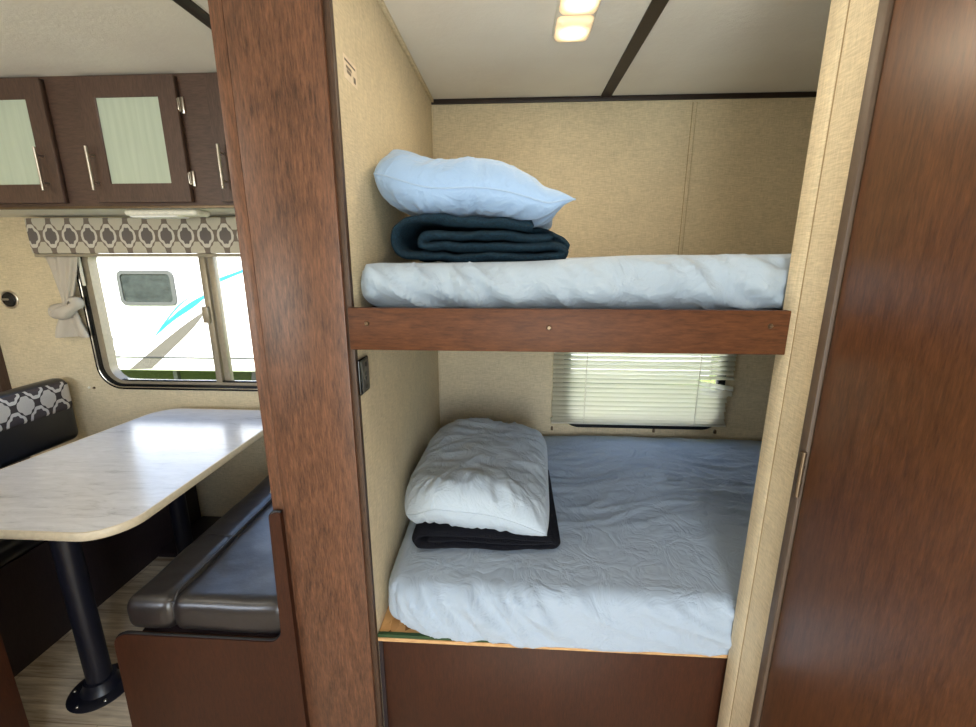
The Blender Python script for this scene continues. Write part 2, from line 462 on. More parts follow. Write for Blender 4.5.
# windows --------------------------------------------------------------
w = struct('window_1', plate([rrect(W1[0], W1[1], W1[2], W1[3], .13), rrect(W1[0] + .034, W1[1] - .034, W1[2] + .030, W1[3] - .03, .105)], YB - .016, YB), M['gloss_black'])
build('chrome_bead', tube([(x, YB - .017, z) for x, z in rrect(W1[0] + .014, W1[1] - .014, W1[2] + .013, W1[3] - .013, .118)], .0028, 8, True), M['chrome'], w)
build('window_frame', plate([rrect(W1[0] + .032, W1[1] - .032, W1[2] + .028, W1[3] - .028, .105), rrect(W1[0] + .068, W1[1] - .068, W1[2] + .044, W1[3] - .044, .085)], YB - .006, YB + .045), M['alu'], w)
mu = bx(-1.602, -1.568, YB - .004, YB + .03, W1[2] + .04, W1[3] - .04, bev=.003); box(mu, -1.562, -1.53, YB + .008, YB + .04, W1[2] + .04, W1[3] - .04, bev=.003)
build('window_mullion', mu, M['alu'], w)
build('window_latch', bx(-1.612, -1.578, YB - .022, YB - .003, 1.17, 1.255, bev=.004), M['alu'], w)
build('window_sill_rail', bx(W1[0] + .1, W1[1] - .1, YB - .002, YB + .02, W1[2] + .038, W1[2] + .052, bev=.002), M['gloss_black'], w)
build('pane', bx(W1[0] + .05, -1.575, YB + .012, YB + .016, W1[2] + .035, W1[3] - .035), M['glass'], w)
build('pane', bx(-1.56, W1[1] - .05, YB + .024, YB + .028, W1[2] + .035, W1[3] - .035), M['glass'], w)
w2 = struct('window_2', plate([rrect(W2[0], W2[1], W2[2] - .012, W2[3], .09), rrect(W2[0] + .035, W2[1] - .035, W2[2] + .03, W2[3] - .035, .06)], YB - .012, YB + .01), M['gloss_black'])
build('pane', bx(W2[0] + .03, W2[1] - .03, YB + .012, YB + .016, W2[2] + .02, W2[3] - .03), M['glass'], w2)

# ------------------------------------------------------------------ wooden post at the partition end
pt = empty('wooden_post', (-.5, 1.04, 0), 'tall reddish-brown wooden post between the dinette and the bunk beds, floor to ceiling', 'post')
build('post_board', bx(-.609, -.400, 1.018, 1.045, 0, ZC, bev=.003), M['post'], pt)
build('post_side_strip', bx(-.642, -.611, 1.022, 1.045, 0, ZC, bev=.003), M['post'], pt)
build('edge_trim', bx(-.400, XL - .0, 1.026, 1.045, 0, ZC, bev=.001), M['post_dark'], pt, label='dark edge strip')

# ------------------------------------------------------------------ upper bunk
ub = empty('bunk_frame', (.1, 1.3, 1.28), 'reddish-brown board edge of the upper bunk, with three screws, spanning the bunk opening', 'bunk bed')
build('front_rail', bx(-.385, XR - .001, .998, 1.018, 1.288, 1.387, bev=.002), M['rail'], ub)
build('bunk_deck', bx(XL + .002, XE - .002, 1.034, YB - .04, 1.33, 1.372), M['panel'], ub)
build('support_strip', bx(XL + .001, XR + .2, 1.020, 1.033, 1.30, 1.372), M['panel'], ub)
for x, z in ((-.341, 1.351), (.082, 1.345), (.570, 1.353)):
    s = cyl(new(), (x, .9985, z), (x, .994, z), .0062, .004, 16); box(s, x - .004, x + .004, .9925, .9945, z - .0008, z + .0008)
    build('screw', s, M['brass'], ub)

# ------------------------------------------------------------------ lower bed box
lb = empty('bed_platform', (.1, 1.3, 0), 'dark wooden bed box under the lower mattress with raw strand board top', 'bed base')
build('front_panel', bx(XL + .012, XR + .3, 1.050, 1.066, 0, .405, bev=.001), M['panel'], lb)
build('side_batten', bx(XL, XL + .012, 1.0455, 1.07, 0, .4045), M['kick'], lb)
build('platform_board', bx(XL + .001, XE - .001, 1.047, YB - .001, .408, .424), M['osb'], lb, label='raw strand board')
build('board_edge', bx(XL + .001, XR + .3, 1.040, 1.0465, .405, .4165), M['ply'], lb, label='pale plywood edge')
build('edge_strip', bx(XL + .001, XR + .3, 1.041, 1.052, .4175, .428), M['green'], lb, label='dark green painted edge')

# ------------------------------------------------------------------ mattresses
def up_disp(p, n):
    q = p.copy()
    # left end pulled in, top creeping up to the right, soft lumps
    f = 1 - smooth(1.12, 1.35, p.y)
    t = smooth(-.36, .62, p.x)
    if n.z > -.2: q.z += .022 * t * smooth(1.40, 1.475, p.z) + .008 * nz(p.x * 3.1, p.y * 3, .3) * smooth(1.40, 1.48, p.z)
    # diagonal pulled folds on the front side
    a = math.radians(-38 if p.x < .25 else -24)
    u = p.x * math.cos(a) + p.z * math.sin(a); v = -p.x * math.sin(a) + p.z * math.cos(a)
    r = ridge(u * 4.0, v * 26 + .8 * nz(p.x * 5, 0, p.z * 5), 1.7)
    r2 = ridge(u * 7 + 4, v * 40, 6.2)
    amp = (.034 * max(0, r - .35) ** 1.4 + .014 * max(0, r2 - .45) - .010) * f * (.75 + .5 * nz(p.x * 2.4, 0, 9.1))
    q += n * amp * max(0, -n.y) * 1.5
    q.y += -.010 * math.sin((p.z - 1.385) / .11 * PI) * f
    # bottom edge sag where the sheet is tucked in
    if n.z < .1 and p.y < 1.12: q.y += .012 * smooth(.0, 1.0, -n.z)
    return q
um = build('mattress', rounded(-.380, 1.50, 1.052, YB - .06, 1.374, 1.486, .045, .0105, up_disp, rz=.05), M['sheet'], origin=(.5, 1.6, 1.374), ang=180)
tag(um, 'mattress in a wrinkled pale blue sheet on the upper bunk', 'mattress')
def lo_disp(p, n):
    q = p.copy()
    f = 1 - smooth(1.10, 1.34, p.y)
    top = smooth(.50, .565, p.z)
    # soft crown and sinking towards the front edge
    q.z += top * (.018 * smooth(1.1, 2.0, p.y) + .006 * nz(p.x * 2.6, p.y * 2.6, 1.3))
    # long thin wrinkles across the back of the top
    wob = .10 * nz(p.x * 2.2, p.y * 2.0, 5.0)
    r = max(0, ridge((p.x) * 3.0, (p.y + wob) * 15, 2.2) - .55)
    r3 = max(0, ridge(p.x * 7.5 + 2, (p.y + wob) * 26, 8.2) - .5)
    q.z += top * (.020 * r + .010 * r3) * smooth(1.25, 1.5, p.y) * (1 - .6 * smooth(1.95, 2.1, p.y))
    # diagonal folds over the front edge, strongest at the left corner
    a = math.radians(-56 + 26 * smooth(-.3, .6, p.x))
    s = p.z - .55 + (1.1 - p.y) * .6
    u = p.x * math.cos(a) + s * math.sin(a); v = -p.x * math.sin(a) + s * math.cos(a)
    rr = ridge(u * 2.6, v * 17, 3.3) ; r4 = ridge(u * 5 + 1, v * 34, 4.4)
    k = (1 - .55 * smooth(.0, .25, p.x)) + .4 * smooth(.45, .62, p.x)
    q += n * (.030 * max(0, rr - .35) ** 1.4 + .012 * max(0, r4 - .45) - .008) * f * k * max(.15, -n.y) * 1.5
    # lower hem: rises at the left corner, hangs lowest near the middle
    if n.y < 0 and n.z < 0:
        q.y -= .055 * (1 + n.y) * .85 * smooth(-.33, -.2, p.x)
        q.z -= .016 * smooth(-.25, .15, p.x) * min(1, -n.y * 3 + .2) * smooth(0, .8, -n.z)
        q.z += .006 * nz(p.x * 9, 0, 2)
    return q
lm = build('mattress', rounded(-.372, 1.50, 1.032, YB - .025, .4265, .588, .055, .0105, lo_disp, rz=.055), M['sheet'], origin=(.5, 1.6, .424), ang=180)
tag(lm, 'large mattress in a pale blue fitted sheet on the lower bunk', 'mattress')
# rounded plan corner at the front left
for v in lm.data.vertices:
    w_ = v.co + lm.location
    cx_, cy_ = -.372 + .11, 1.036 + .11
    if w_.x < cx_ and w_.y < cy_:
        dx, dy = w_.x - cx_, w_.y - cy_; d = math.hypot(dx, dy); m = max(abs(dx), abs(dy))
        if d > 1e-6:
            k = m / d; k = 1 - (1 - k) * .75
            v.co.x = cx_ + dx * k - lm.location.x; v.co.y = cy_ + dy * k - lm.location.y

# ------------------------------------------------------------------ pillows
def pillow(a, b, T, top, n=110, seed=0., blunt=(2.2, 2.2), zline=None, pv=4., corner=.05, wr=1.0, rnd=((.1, .1), (.1, .1))):
    """returns a bmesh of a stuffed pillow about the origin, x half a, y half b"""
    bm = new(); G = {}
    for side in (1, -1):
        for i in range(n + 1):
            for j in range(n + 1):
                if side == -1 and (i in (0, n) or j in (0, n)): G[(side, i, j)] = G[(1, i, j)]; continue
                s = -1 + 2 * i / n; t = -1 + 2 * j / n
                # bunch the samples near the rim
                u = math.copysign(math.sin(abs(s) * PI / 2) ** 1.0, s); v = math.copysign(math.sin(abs(t) * PI / 2), t)
                pu = blunt[0] if u < 0 else blunt[1]
                prof = (max(0, 1 - abs(u) ** (pu * 1.6)) * max(0, 1 - abs(v) ** pv)) ** .5
                # rim drawn in between the corners
                ex = 1 - corner * (1 - v * v) * abs(u) ** 3; ey = 1 - corner * 1.1 * (1 - u * u) * abs(v) ** 3
                ro = rnd[0 if u < 0 else 1][0 if v < 0 else 1]
                x = a * u * ex * (1 - ro * v ** 4); y = b * v * ey * (1 - ro * u ** 4)
                z = T * prof * (top if side == 1 else 2 - top)
                # creases that run in from the rim
                r = math.hypot(u, v); ang = math.atan2(v, u)
                rim = smooth(.45, .98, max(abs(u), abs(v)))
                cr = ridge(math.cos(ang) * 6 + seed, math.sin(ang) * 6, r * 1.3 + side * 3) - .5
                cr2 = ridge(math.cos(ang) * 13 + seed, math.sin(ang) * 13, r * 2 + side) - .5
                lump = nz(u * 1.6 + seed, v * 1.6, side * 2.)
                z += T * wr * prof * (.13 * cr * rim + .06 * cr2 * rim + .10 * lump + .06 * (ridge(u * 2.5 + seed, v * 5, 3 + seed) - .5))
                z *= side
                if zline: z += zline(u, v)
                G[(side, i, j)] = bm.verts.new((x, y, z))
        for i in range(n):
            for j in range(n):
                q4 = [G[(side, i, j)], G[(side, i + 1, j)], G[(side, i + 1, j + 1)], G[(side, i, j + 1)]]
                try: bm.faces.new(q4 if side == 1 else q4[::-1])
                except ValueError: pass
    RIM[:] = [G[(1, i, 0)].co.copy() for i in range(n + 1)]
    return bm
RIM = []
def place(bm, loc, rot=(0, 0, 0)):
    from mathutils import Euler
    m = Matrix.Translation(loc) @ Euler([math.radians(r) for r in rot]).to_matrix().to_4x4()
    bmesh.ops.transform(bm, matrix=m, verts=bm.verts); return m
# upper pillow
def zl_up(u, v):
    z = -.030 * max(0, u) ** 2 + .016 * max(0, -u) ** 2 - .012 * v * v
    z += .022 * smooth(.75, 1, u) * smooth(.5, 1, -v)
    return z + .006 * math.sin(u * 5)
T = .083
bm = pillow(.256, .315, T, 1.06, seed=1.3, blunt=(4.5, 1.35), zline=zl_up, corner=.05, wr=1.2, rnd=((.13, .14), (-.13, .05)))
ploc = (-.122, 1.445, 1.681); m = place(bm, ploc, (0, 5, -4))
pu = empty('pillow', ploc, 'plump light blue pillow on the folded teal blanket on the upper bunk', 'pillow')
build('pillowcase', bm, M['pillow'], pu, ang=180)
def seamline(pts, parent, m, r=.0018, mat='seam', name='seam'):
    build(name, tube([m @ Vector(p) for p in pts], r, 6), M[mat], parent)
# pillowcase seam around the near rim
def rim(a, b, corner, zl, side_v=-1, off=.0):
    P = []
    for i in range(41):
        u = -.98 + 1.96 * i / 40
        P.append((a * u, side_v * b * (1 - corner * 1.1 * (1 - u * u)) - .0025 * (-side_v) * 0 - .001, zl(u, side_v)))
    return P

seamline(RIM[2:-1], pu, m, .0024)
# lower pillow
def zl_lo(u, v):
    z = -.016 * u * u - .010 * max(0, -v) ** 2 + .050 * smooth(.4, 1, -v) * (1 - u * u)
    z += -.006 * smooth(.55, 1, -v) * (.3 + .7 * math.exp(-((u - .05) / .3) ** 2)) + .012 * smooth(.6, 1, -v) * math.exp(-((u + .55) / .22) ** 2)
    return z
bm = pillow(.258, .352, .106, .96, seed=7.1, blunt=(2.0, 2.0), zline=zl_lo, corner=.03, wr=1.2, rnd=((.17, .10), (.07, .07)), pv=4.6)
ploc = (-.109, 1.535, .716); m = place(bm, ploc, (2, 2, -3))
pl = empty('pillow', ploc, 'pale blue pillow on the dark navy blanket on the lower bunk', 'pillow')
build('pillowcase', bm, M['pillow_pale'], pl, ang=180)
seamline(RIM[1:-1], pl, m, .0024, 'pillow_pale')
# ------------------------------------------------------------------ folded blankets (a thick ribbon folded over itself)
def ribbon(path, th, y0, y1, ny=26, seed=0, shear=0., amp=.004, step=.006):
    P = [Vector((a, b)) for a, b in path]
    Q = []
    for a, b in zip(P, P[1:]):
        k = max(1, int((b - a).length / step))
        for i in range(k): Q.append(a.lerp(b, i / k))
    Q.append(P[-1])
    for _ in range(6):
        Q = [Q[0]] + [(Q[i - 1] + Q[i] * 2 + Q[i + 1]) / 4 for i in range(1, len(Q) - 1)] + [Q[-1]]
    up, dn = [], []
    for i, p in enumerate(Q):
        t = (Q[min(i + 1, len(Q) - 1)] - Q[max(i - 1, 0)]).normalized(); nrm = Vector((-t.y, t.x))
        e = min(i, len(Q) - 1 - i) * step
        hh = th / 2 * (math.sqrt(max(0, 1 - (1 - min(1, e / (th / 2))) ** 2)) if e < th / 2 else 1)
        hh = max(hh, .0008)
        up.append(p + nrm * hh); dn.append(p - nrm * hh)
    ring = up + dn[::-1]
    bm = new(); R = []
    for j in range(ny + 1):
        t = j / ny; y = y0 + (y1 - y0) * t
        e = min(t, 1 - t) * (y1 - y0); k = 1
        row = []
        for i, p in enumerate(ring):
            q = Q[i] if i < len(Q) else Q[2 * len(Q) - 1 - i]
            kk = 1 if e > th / 2 else math.sqrt(max(.02, 1 - (1 - e / (th / 2)) ** 2))
            c = q + (p - q) * kk
            dz = amp * nz(c.x * 9 + seed, y * 7, c.y * 20) + amp * .6 * nz(c.x * 26 + seed, y * 22, c.y * 40)
            yy = y + .010 * nz(c.x * 7, seed, c.y * 30) * (1 - 2 * t) * 1.0 + shear * c.x
            row.append(bm.verts.new((c.x, yy, c.y + dz)))
        R.append(row)
    L = len(ring)
    for j in range(ny):
        for i in range(L): bm.faces.new((R[j][i], R[j][(i + 1) % L], R[j + 1][(i + 1) % L], R[j + 1][i]))
    for row, fl in ((R[0], 1), (R[-1], 0)):
        for i in range(L // 2 - 1):
            f4 = (row[i], row[i + 1], row[L - 2 - i], row[L - 1 - i]); bm.faces.new(f4[::-1] if fl else f4)
    return bm
z0 = 1.491
def arc(cx, cz, rx, rz, a0, a1, n=10):
    return [(cx + rx * math.cos(math.radians(a0 + (a1 - a0) * i / n)), cz + rz * math.sin(math.radians(a0 + (a1 - a0) * i / n))) for i in range(n + 1)]
path = [(.050, z0 + .090), (-.05, z0 + .096), (-.16, z0 + .104), (-.235, z0 + .106)] + arc(-.262, z0 + .0600, .056, .0470, 90, 270) + \
       [(-.20, z0 + .012), (-.05, z0 + .012), (.06, z0 + .013)] + arc(.112, z0 + .026, .024, .0135, -90, 90, 8) + \
       [(.05, z0 + .041), (-.05, z0 + .038), (-.18, z0 + .040)] + arc(-.228, z0 + .0525, .022, .0135, 270, 90, 8)[0:] + \
       [(-.19, z0 + .067), (-.10, z0 + .069), (0, z0 + .067), (.10, z0 + .060)]
bl = empty('blanket', (-.1, 1.4, z0 - .01), 'folded dark teal fleece blanket under the pillow on the upper bunk', 'blanket')
build('folded_fleece', ribbon(path, .0225, 1.165, 1.70, seed=2.2, amp=.009), M['teal'], bl, ang=180)
path = [(.02, z0 + .088), (.07, z0 + .082), (.110, z0 + .070), (.140, z0 + .052), (.152, z0 + .034)]
build('back_fold', ribbon(path, .022, 1.26, 1.66, seed=5.2, amp=.005), M['teal'], bl, ang=180)
z1 = .597
path = [(.135, z1 + .046), (.0, z1 + .050), (-.2, z1 + .052)] + arc(-.285, z1 + .033, .018, .019, 90, 270, 8) + [(-.15, z1 + .014), (.0, z1 + .014), (.10, z1 + .015)] + arc(.139, z1 + .024, .010, .009, -90, 70, 6) + [(.10, z1 + .033), (-.1, z1 + .034), (-.26, z1 + .034)]
bl2 = empty('blanket', (-.1, 1.4, z1), 'folded dark navy blanket under the pillow on the lower bunk', 'blanket')
build('folded_fleece', ribbon(path, .030, 1.205, 1.72, seed=8.2, amp=.005, shear=.03), M['navy'], bl2, ang=180)

# ------------------------------------------------------------------ mini blind on the bunk window
bd = empty('window_blind', (.65, YB - .03, 1.28), 'white slatted mini blind with bent slats covering the bunk window', 'window blind')
BX0, BX1 = .207, 1.098
build('head_rail', bx(BX0, BX1, YB - .045, YB - .012, 1.27, 1.30, bev=.002), M['white_plastic'], bd)
def slat(z, dx0=0, dx1=0, tilt=52, bend=None, sag=0):
    bm = new(); n = 60; w = .0244; rows = []
    for i in range(n + 1):
        x = BX0 + dx0 + (BX1 + dx1 - BX0 - dx0) * i / n
        tl = tilt; zz = z + sag * math.sin(PI * i / n); yy = 0
        if bend:
            xb, dz, dt = bend
            if x > xb:
                k = (x - xb) / (BX1 - xb); zz += dz * k ** .8; tl += dt * min(1, k * 3)
                yy = -.012 * k
        row = []
        for k in range(7):
            s = (k / 6 - .5) * w; crown = .0036 * (1 - (2 * k / 6 - 1) ** 2)
            a = math.radians(tl)
            row.append(bm.verts.new((x, YB - .029 + yy - s * math.cos(a) - crown * math.sin(a), zz - s * math.sin(a) + crown * math.cos(a))))
        rows.append(row)
    for a, b in zip(rows, rows[1:]):
        for k in range(6): bm.faces.new((a[k], b[k], b[k + 1], a[k + 1]))
    bmesh.ops.solidify(bm, geom=bm.faces[:], thickness=.0004)
    return bm
zs = 1.255; k = 0
while zs > .70:
    bend = None; tilt = 50; dx1 = 0
    if .915 < zs < .938: bend = (.93, .000, -18)
    if .885 < zs < .912: bend = (.92, -.030, 28)
    if .862 < zs < .885: bend = (.92, -.034, 30)
    if .84 < zs < .862: bend = (.915, -.012, 22)
    if zs < .85: dx1 = -.02
    if zs < .76: tilt = 50
    build('slat', slat(zs, random.uniform(-.002, .002), dx1 + random.uniform(-.003, .003), tilt + random.uniform(-3, 3), bend, random.uniform(-.003, 0)), M['slat'], bd)
    zs -= .0240 if zs > .76 else .019
build('slat', slat(.694, .006, -.018, 35, None, .006), M['slat'], bd)
build('slat', slat(.684, -.004, -.014, 30, None, -.004), M['slat'], bd)
br_ = bx(BX0, BX1 - .01, YB - .042, YB - .018, .662, .674, bev=.002)
build('bottom_rail', br_, M['slat'], bd)
for x in (.372, .928):
    c = tube([(x + .001, YB - .0455, 1.27), (x, YB - .0455, .95), (x - .001, YB - .0455, .668)], .0024, 6)
    build('ladder_cord', c, M['white_plastic'], bd)
build('tilt_cord', tube([(.985, YB - .047, 1.27), (.983, YB - .047, .98), (.979, YB - .05, .86)], .0011, 6), M['white_plastic'], bd)

# little catches under the blind
for i, (x, lbl) in enumerate(((.213, 'tiny dark bracket under the left end of the slatted blind'), (.742, 'tiny dark bracket under the middle of the slatted blind'), (1.055, 'tiny dark bracket under the right end of the slatted blind'))):
    b_ = bx(x - .006, x + .006, YB - .012, YB - .0005, .612, .626, bev=.001); cyl(b_, (x, YB - .012, .630), (x, YB - .004, .630), .004, n=10)
    tag(build('blind_bracket', b_, M['brass'], origin=(x, YB, .62)), lbl, 'bracket', 'small brackets under the bunk window')

# ------------------------------------------------------------------ switch plate and sticker on the partition wall
sp = empty('usb_outlet', (XL, 1.067, 1.21), 'small dark rectangular outlet plate on the beige wall under the upper bunk', 'outlet')
build('plate', bx(XL, XL + .008, 1.032, 1.098, 1.162, 1.254, bev=.004, seg=3), M['gloss_black'], sp)
build('face', bx(XL + .008, XL + .0095, 1.042, 1.092, 1.168, 1.248, bev=.0006), M['grey_plate'], sp)
for y, z, r in ((1.070, 1.236, .0065), (1.067, 1.178, .0055)):
    build('screw_cap', cyl(new(), (XL + .0093, y, z), (XL + .0105, y, z), r, n=16), M['black'], sp)
for z in (1.2125, 1.2005): build('usb_port', bx(XL + .0093, XL + .0102, 1.060, 1.074, z - .0042, z + .0042), M['black'], sp)
st = empty('wall_sticker', (XL, 1.125, 1.92), 'small pale paper sticker with faded print high on the bunk side wall', 'sticker')
build('paper', bx(XL, XL + .0006, 1.083, 1.168, 1.895, 1.944), M['paper'], st)
ik = new(); box(ik, XL + .0006, XL + .0009, 1.090, 1.158, 1.932, 1.936)
random.seed(11)
for row, (za, zb, ya, yb) in enumerate(((1.919, 1.925, 1.098, 1.132), (1.910, 1.917, 1.102, 1.128), (1.903, 1.916, 1.144, 1.158))):
    y = ya
    while y < yb:
        wd = random.uniform(.002, .005); box(ik, XL + .0006, XL + .0009, y, min(yb, y + wd), za, zb); y += wd + .0016
build('print', ik, M['ink'], st)

# ------------------------------------------------------------------ ceiling lamp with two lenses
cl = empty('ceiling_lamp', (.17, 1.48, ZC), 'lit double ceiling lamp with two rounded square lenses, above the upper bunk', 'ceiling lamp')
build('lamp_base', rounded(.112, .232, 1.31, 1.633, ZC - .014, ZC, .012, .008), M['white_plastic'], cl)
def lens(y0, y1):
    def dsp(p, n): 
        q = p.copy(); k = (ZC - p.z) / .03; cx, cy = .172, (y0 + y1) / 2
        q.x = cx + (p.x - cx) * (1 - .10 * k); q.y = cy + (p.y - cy) * (1 - .10 * k); return q
    return rounded(.115, .229, y0, y1, ZC - .030, ZC - .008, .02, .006, dsp, rz=.012)
for y0, y1 in ((1.484, 1.628), (1.324, 1.468)):
    ln = build('lens', lens(y0, y1), M['lens'], cl, ang=180, label='glowing frosted lens')

# ------------------------------------------------------------------ dinette table
tb = empty('dinette_table', (-1.55, 1.6, 0), 'pale marbled dinette table with rounded corners on black pedestal legs', 'table')
def top_loop(off=0):
    # slightly tapered rounded rectangle
    pts = []
    C_ = [(-1.160 - off, 2.115 - off), (-1.855 + off, 2.115 - off), (-1.975 + off, 1.052 + off), (-1.150 - off, 1.052 + off)]
    R_ = [.05, .12, .12, .12]
    n = len(C_)
    for i in range(n):
        p = Vector(C_[i]); a = (Vector(C_[i - 1]) - p).normalized(); b = (Vector(C_[(i + 1) % n]) - p).normalized()
        half = a.angle(b) / 2; d = R_[i] / math.tan(half); s = p + a * d; e = p + b * d
        cc = p + (a + b).normalized() * (R_[i] / math.sin(half))
        a0 = math.atan2(s.y - cc.y, s.x - cc.x); a1 = math.atan2(e.y - cc.y, e.x - cc.x)
        while a1 < a0: a1 += 2 * PI
        if a1 - a0 > PI: a1 -= 2 * PI
        for k in range(13):
            t = a0 + (a1 - a0) * k / 12; pts.append((cc.x + R_[i] * math.cos(t), cc.y + R_[i] * math.sin(t)))
    return pts
build('tabletop', plate([top_loop(.002)], .694, .720, 'XY'), M['table'], tb)
lp = top_loop()
eb = new(); prof = [(-.004, .6935), (.001, .6935), (.0035, .698), (.0045, .707), (.0035, .716), (.001, .7205), (-.004, .7208)]
cen = Vector((-1.55, 1.6)); rings = []
for i, (x, y) in enumerate(lp):
    a = Vector(lp[i - 1]); b = Vector(lp[(i + 1) % len(lp)]); t = (b - a).normalized(); nn = Vector((t.y, -t.x))
    if nn.dot(Vector((x, y)) - cen) < 0: nn = -nn
    rings.append([eb.verts.new((x + nn.x * o_, y + nn.y * o_, z_)) for o_, z_ in prof])
for i in range(len(rings)):
    A = rings[i]; B = rings[(i + 1) % len(rings)]
    for k in range(len(prof)): eb.faces.new((A[k], A[(k + 1) % len(prof)], B[(k + 1) % len(prof)], B[k]))
build('table_edge', eb, M['table_edge'], tb, label='beige edge band')
for x, y in ((-1.455, 1.175), (-1.60, 1.80)):
    lg = build('leg', cyl(new(), (x, y, .012), (x, y, .69), .036, n=40), M['steel_black'], tb)
    build('base_plate', lathe([(.002, .0005), (.095, .0005), (.097, .004), (.090, .008), (.060, .014), (.050, .030), (.046, .050), (.030, .052)], x, y), M['steel_black'], lg)
    for a in range(6):
        an = a * PI / 3 + .35
        build('screw', cyl(new(), (x + .08 * math.cos(an), y + .08 * math.sin(an), .008), (x + .08 * math.cos(an), y + .08 * math.sin(an), .0125), .006, .004, 12), M['chrome'], lg)
    build('mount_plate', lathe([(.002, .694), (.08, .694), (.08, .688), (.045, .682), (.037, .66), (.030, .66)], x, y), M['steel_black'], lg)

# ------------------------------------------------------------------ right bench (end panel, cushion)
rb = empty('dinette_bench', (-.9, 1.6, 0), 'dark leather bench with curved wooden end panel beside the wooden post', 'bench')
def fil(cx, cz, r, a0, a1, n=8): return [(cx + r * math.cos(math.radians(a0 + (a1 - a0) * i / n)), cz + r * math.sin(math.radians(a0 + (a1 - a0) * i / n))) for i in range(n + 1)]
out_ = [(-1.180, 0.0)] + [(-1.172, .375)] + fil(-1.128, .375, .044, 180, 90) + [(-.72, .4185)] + fil(-.697, .4625, .044, 270, 360) + [(-.650, .60)] + [(-.645, .81)] + fil(-.627, .822, .018, 180, 90) + [(-.6125, .84), (-.6125, 0)]
build('end_panel', plate([out_], 1.004, 1.021), M['panel'], rb)
eg = [(x, 1.0125, z) for x, z in out_[1:-1]]
build('edge_molding', tube(eg, .0042, 8), M['black'], rb, label='black edge molding')
build('bench_box', bx(-1.10, -.645, 1.03, 2.19, 0, .412), M['kick'], rb)
def cu_disp(seed):
    def f(p, n):
        return p + n * (.004 * nz(p.x * 7 + seed, p.y * 7, p.z * 7) + .0015 * nz(p.x * 25, p.y * 25 + seed, 1))
    return f
sc = build('seat_cushion', rounded(-.995, -.648, 1.020, 2.18, .414, .528, .030, .014, cu_disp(1), rz=.035), M['leather'], rb, ang=180)
bc = build('front_bolster', rounded(-1.140, -.990, 1.020, 2.18, .414, .524, .030, .012, cu_disp(3), rz=.04), M['leather'], rb, ang=180)
build('piping', tube([(-.9935, 1.032, .46), (-.9935, 1.036, .50), (-.9935, 1.06, .5255)] + [(-.9935 + .0015 * math.sin(k * 1.7), 1.1 + k * .1, .5275) for k in range(11)], .0045, 8), M['leather'], sc)
build('cross_seam', tube([(-1.118, 1.34, .50), (-1.095, 1.34, .5225), (-1.05, 1.338, .5255), (-.998, 1.335, .5255)], .0025, 6), M['leather'], bc)
build('end_seam', tube([(-1.112, 1.040, .502), (-1.05, 1.036, .5115), (-.85, 1.035, .516), (-.66, 1.036, .512)], .002, 6), M['leather'], sc)
# latch of the bench back, peeking out at the post
lt = empty('bench_catch', (-.652, 1.06, .84), 'small chrome catch beside the wooden post above the bench end panel', 'catch')
build('catch_arm', tube([(-.640, 1.05, .905), (-.655, 1.055, .895), (-.660, 1.058, .872), (-.652, 1.06, .852), (-.64, 1.06, .846)], .0055, 10), M['chrome'], lt)
build('catch_pad', bx(-.660, -.644, 1.05, 1.075, .838, .870, bev=.003), M['black'], lt)

# ------------------------------------------------------------------ left bench
lbn = empty('dinette_bench', (-2.1, 1.6, 0), 'black bench with a lattice-patterned backrest at the far side of the table', 'bench')
build('bench_box', bx(-2.50, -1.815, .955, 2.19, 0, .42), M['kick'], lbn)
build('seat_cushion', rounded(-2.40, -1.79, .955, 2.17, .425, .52, .035, .016, cu_disp(5), rz=.04), M['leather_black'], lbn, ang=180)
def bk_disp(p, n):
    q = p + n * .003 * nz(p.x * 6, p.y * 6, p.z * 6)
    return q
bkc = build('backrest', rounded(-2.50, -2.408, .955, 2.165, .52, .872, .035, .012, bk_disp, rz=.045), M['leather_black'], lbn, ang=180)
build('patterned_panel', rounded(-2.43, -2.400, .965, 2.150, .700, .856, .014, .012, bk_disp, rz=.03), M['lattice2'], bkc, ang=180, label='grey and white lattice fabric panel')
for y in (1.76, 1.30): build('seam', tube([(-2.4075, y, .54), (-2.406, y, .62), (-2.4075, y, .70)], .003, 6), M['leather_black'], bkc)

# cabinet side at the lower left edge
kc = empty('side_cabinet', (-1.7, .7, 0), 'dark brown wooden cabinet side cut off at the lower left corner of the photo', 'cabinet')
build('side_panel', bx(-2.3, -1.435, .40, .945, 0, .86, bev=.004), M['panel'], kc)
build('cabinet_top', bx(-2.32, -1.445, .39, .94, .861, .89, bev=.006), M['cab'], kc)

# raised dark step under the table
tag(build('floor_step', bx(-1.812, -1.105, 1.86, YB - .001, .0005, .022, bev=.003), M['kick'], origin=(-1.45, 2.0, 0)), 'low dark brown wooden step on the floor against the wall under the table', 'step')

# ------------------------------------------------------------------ overhead cabinet
oc = empty('overhead_cabinet', (-1.7, 2.0, 1.7), 'dark espresso overhead cabinet with frosted glass doors above the dinette window', 'cabinet')
CX0, CX1 = -2.80, -.645
b_ = plate([[(CX0, 1.702), (CX1, 1.702), (CX1, 2.199), (CX0, 2.199)]] + [[(a, 1.752), (b, 1.752), (b, 2.158), (a, 2.158)] for a, b in ((-2.25, -1.90), (-1.70, -1.35), (-1.17, -.82))], 1.848, 1.868)
build('face_frame', b_, M['cab_h'], oc)
bb = bx(CX0, CX1, 1.868, 2.199, 1.708, 1.72); box(bb, CX0, CX1, 2.185, 2.199, 1.72, 2.199); box(bb, CX0, CX0 + .015, 1.868, 2.185, 1.72, 2.199); box(bb, CX1 - .015, CX1, 1.868, 2.185, 1.72, 2.199)
build('cabinet_box', bb, M['cab'], oc)
build('underside_panel', bx(CX0, CX1, 1.868, 2.199, 1.702, 1.708), M['white_plastic'], oc, label='pale underside')
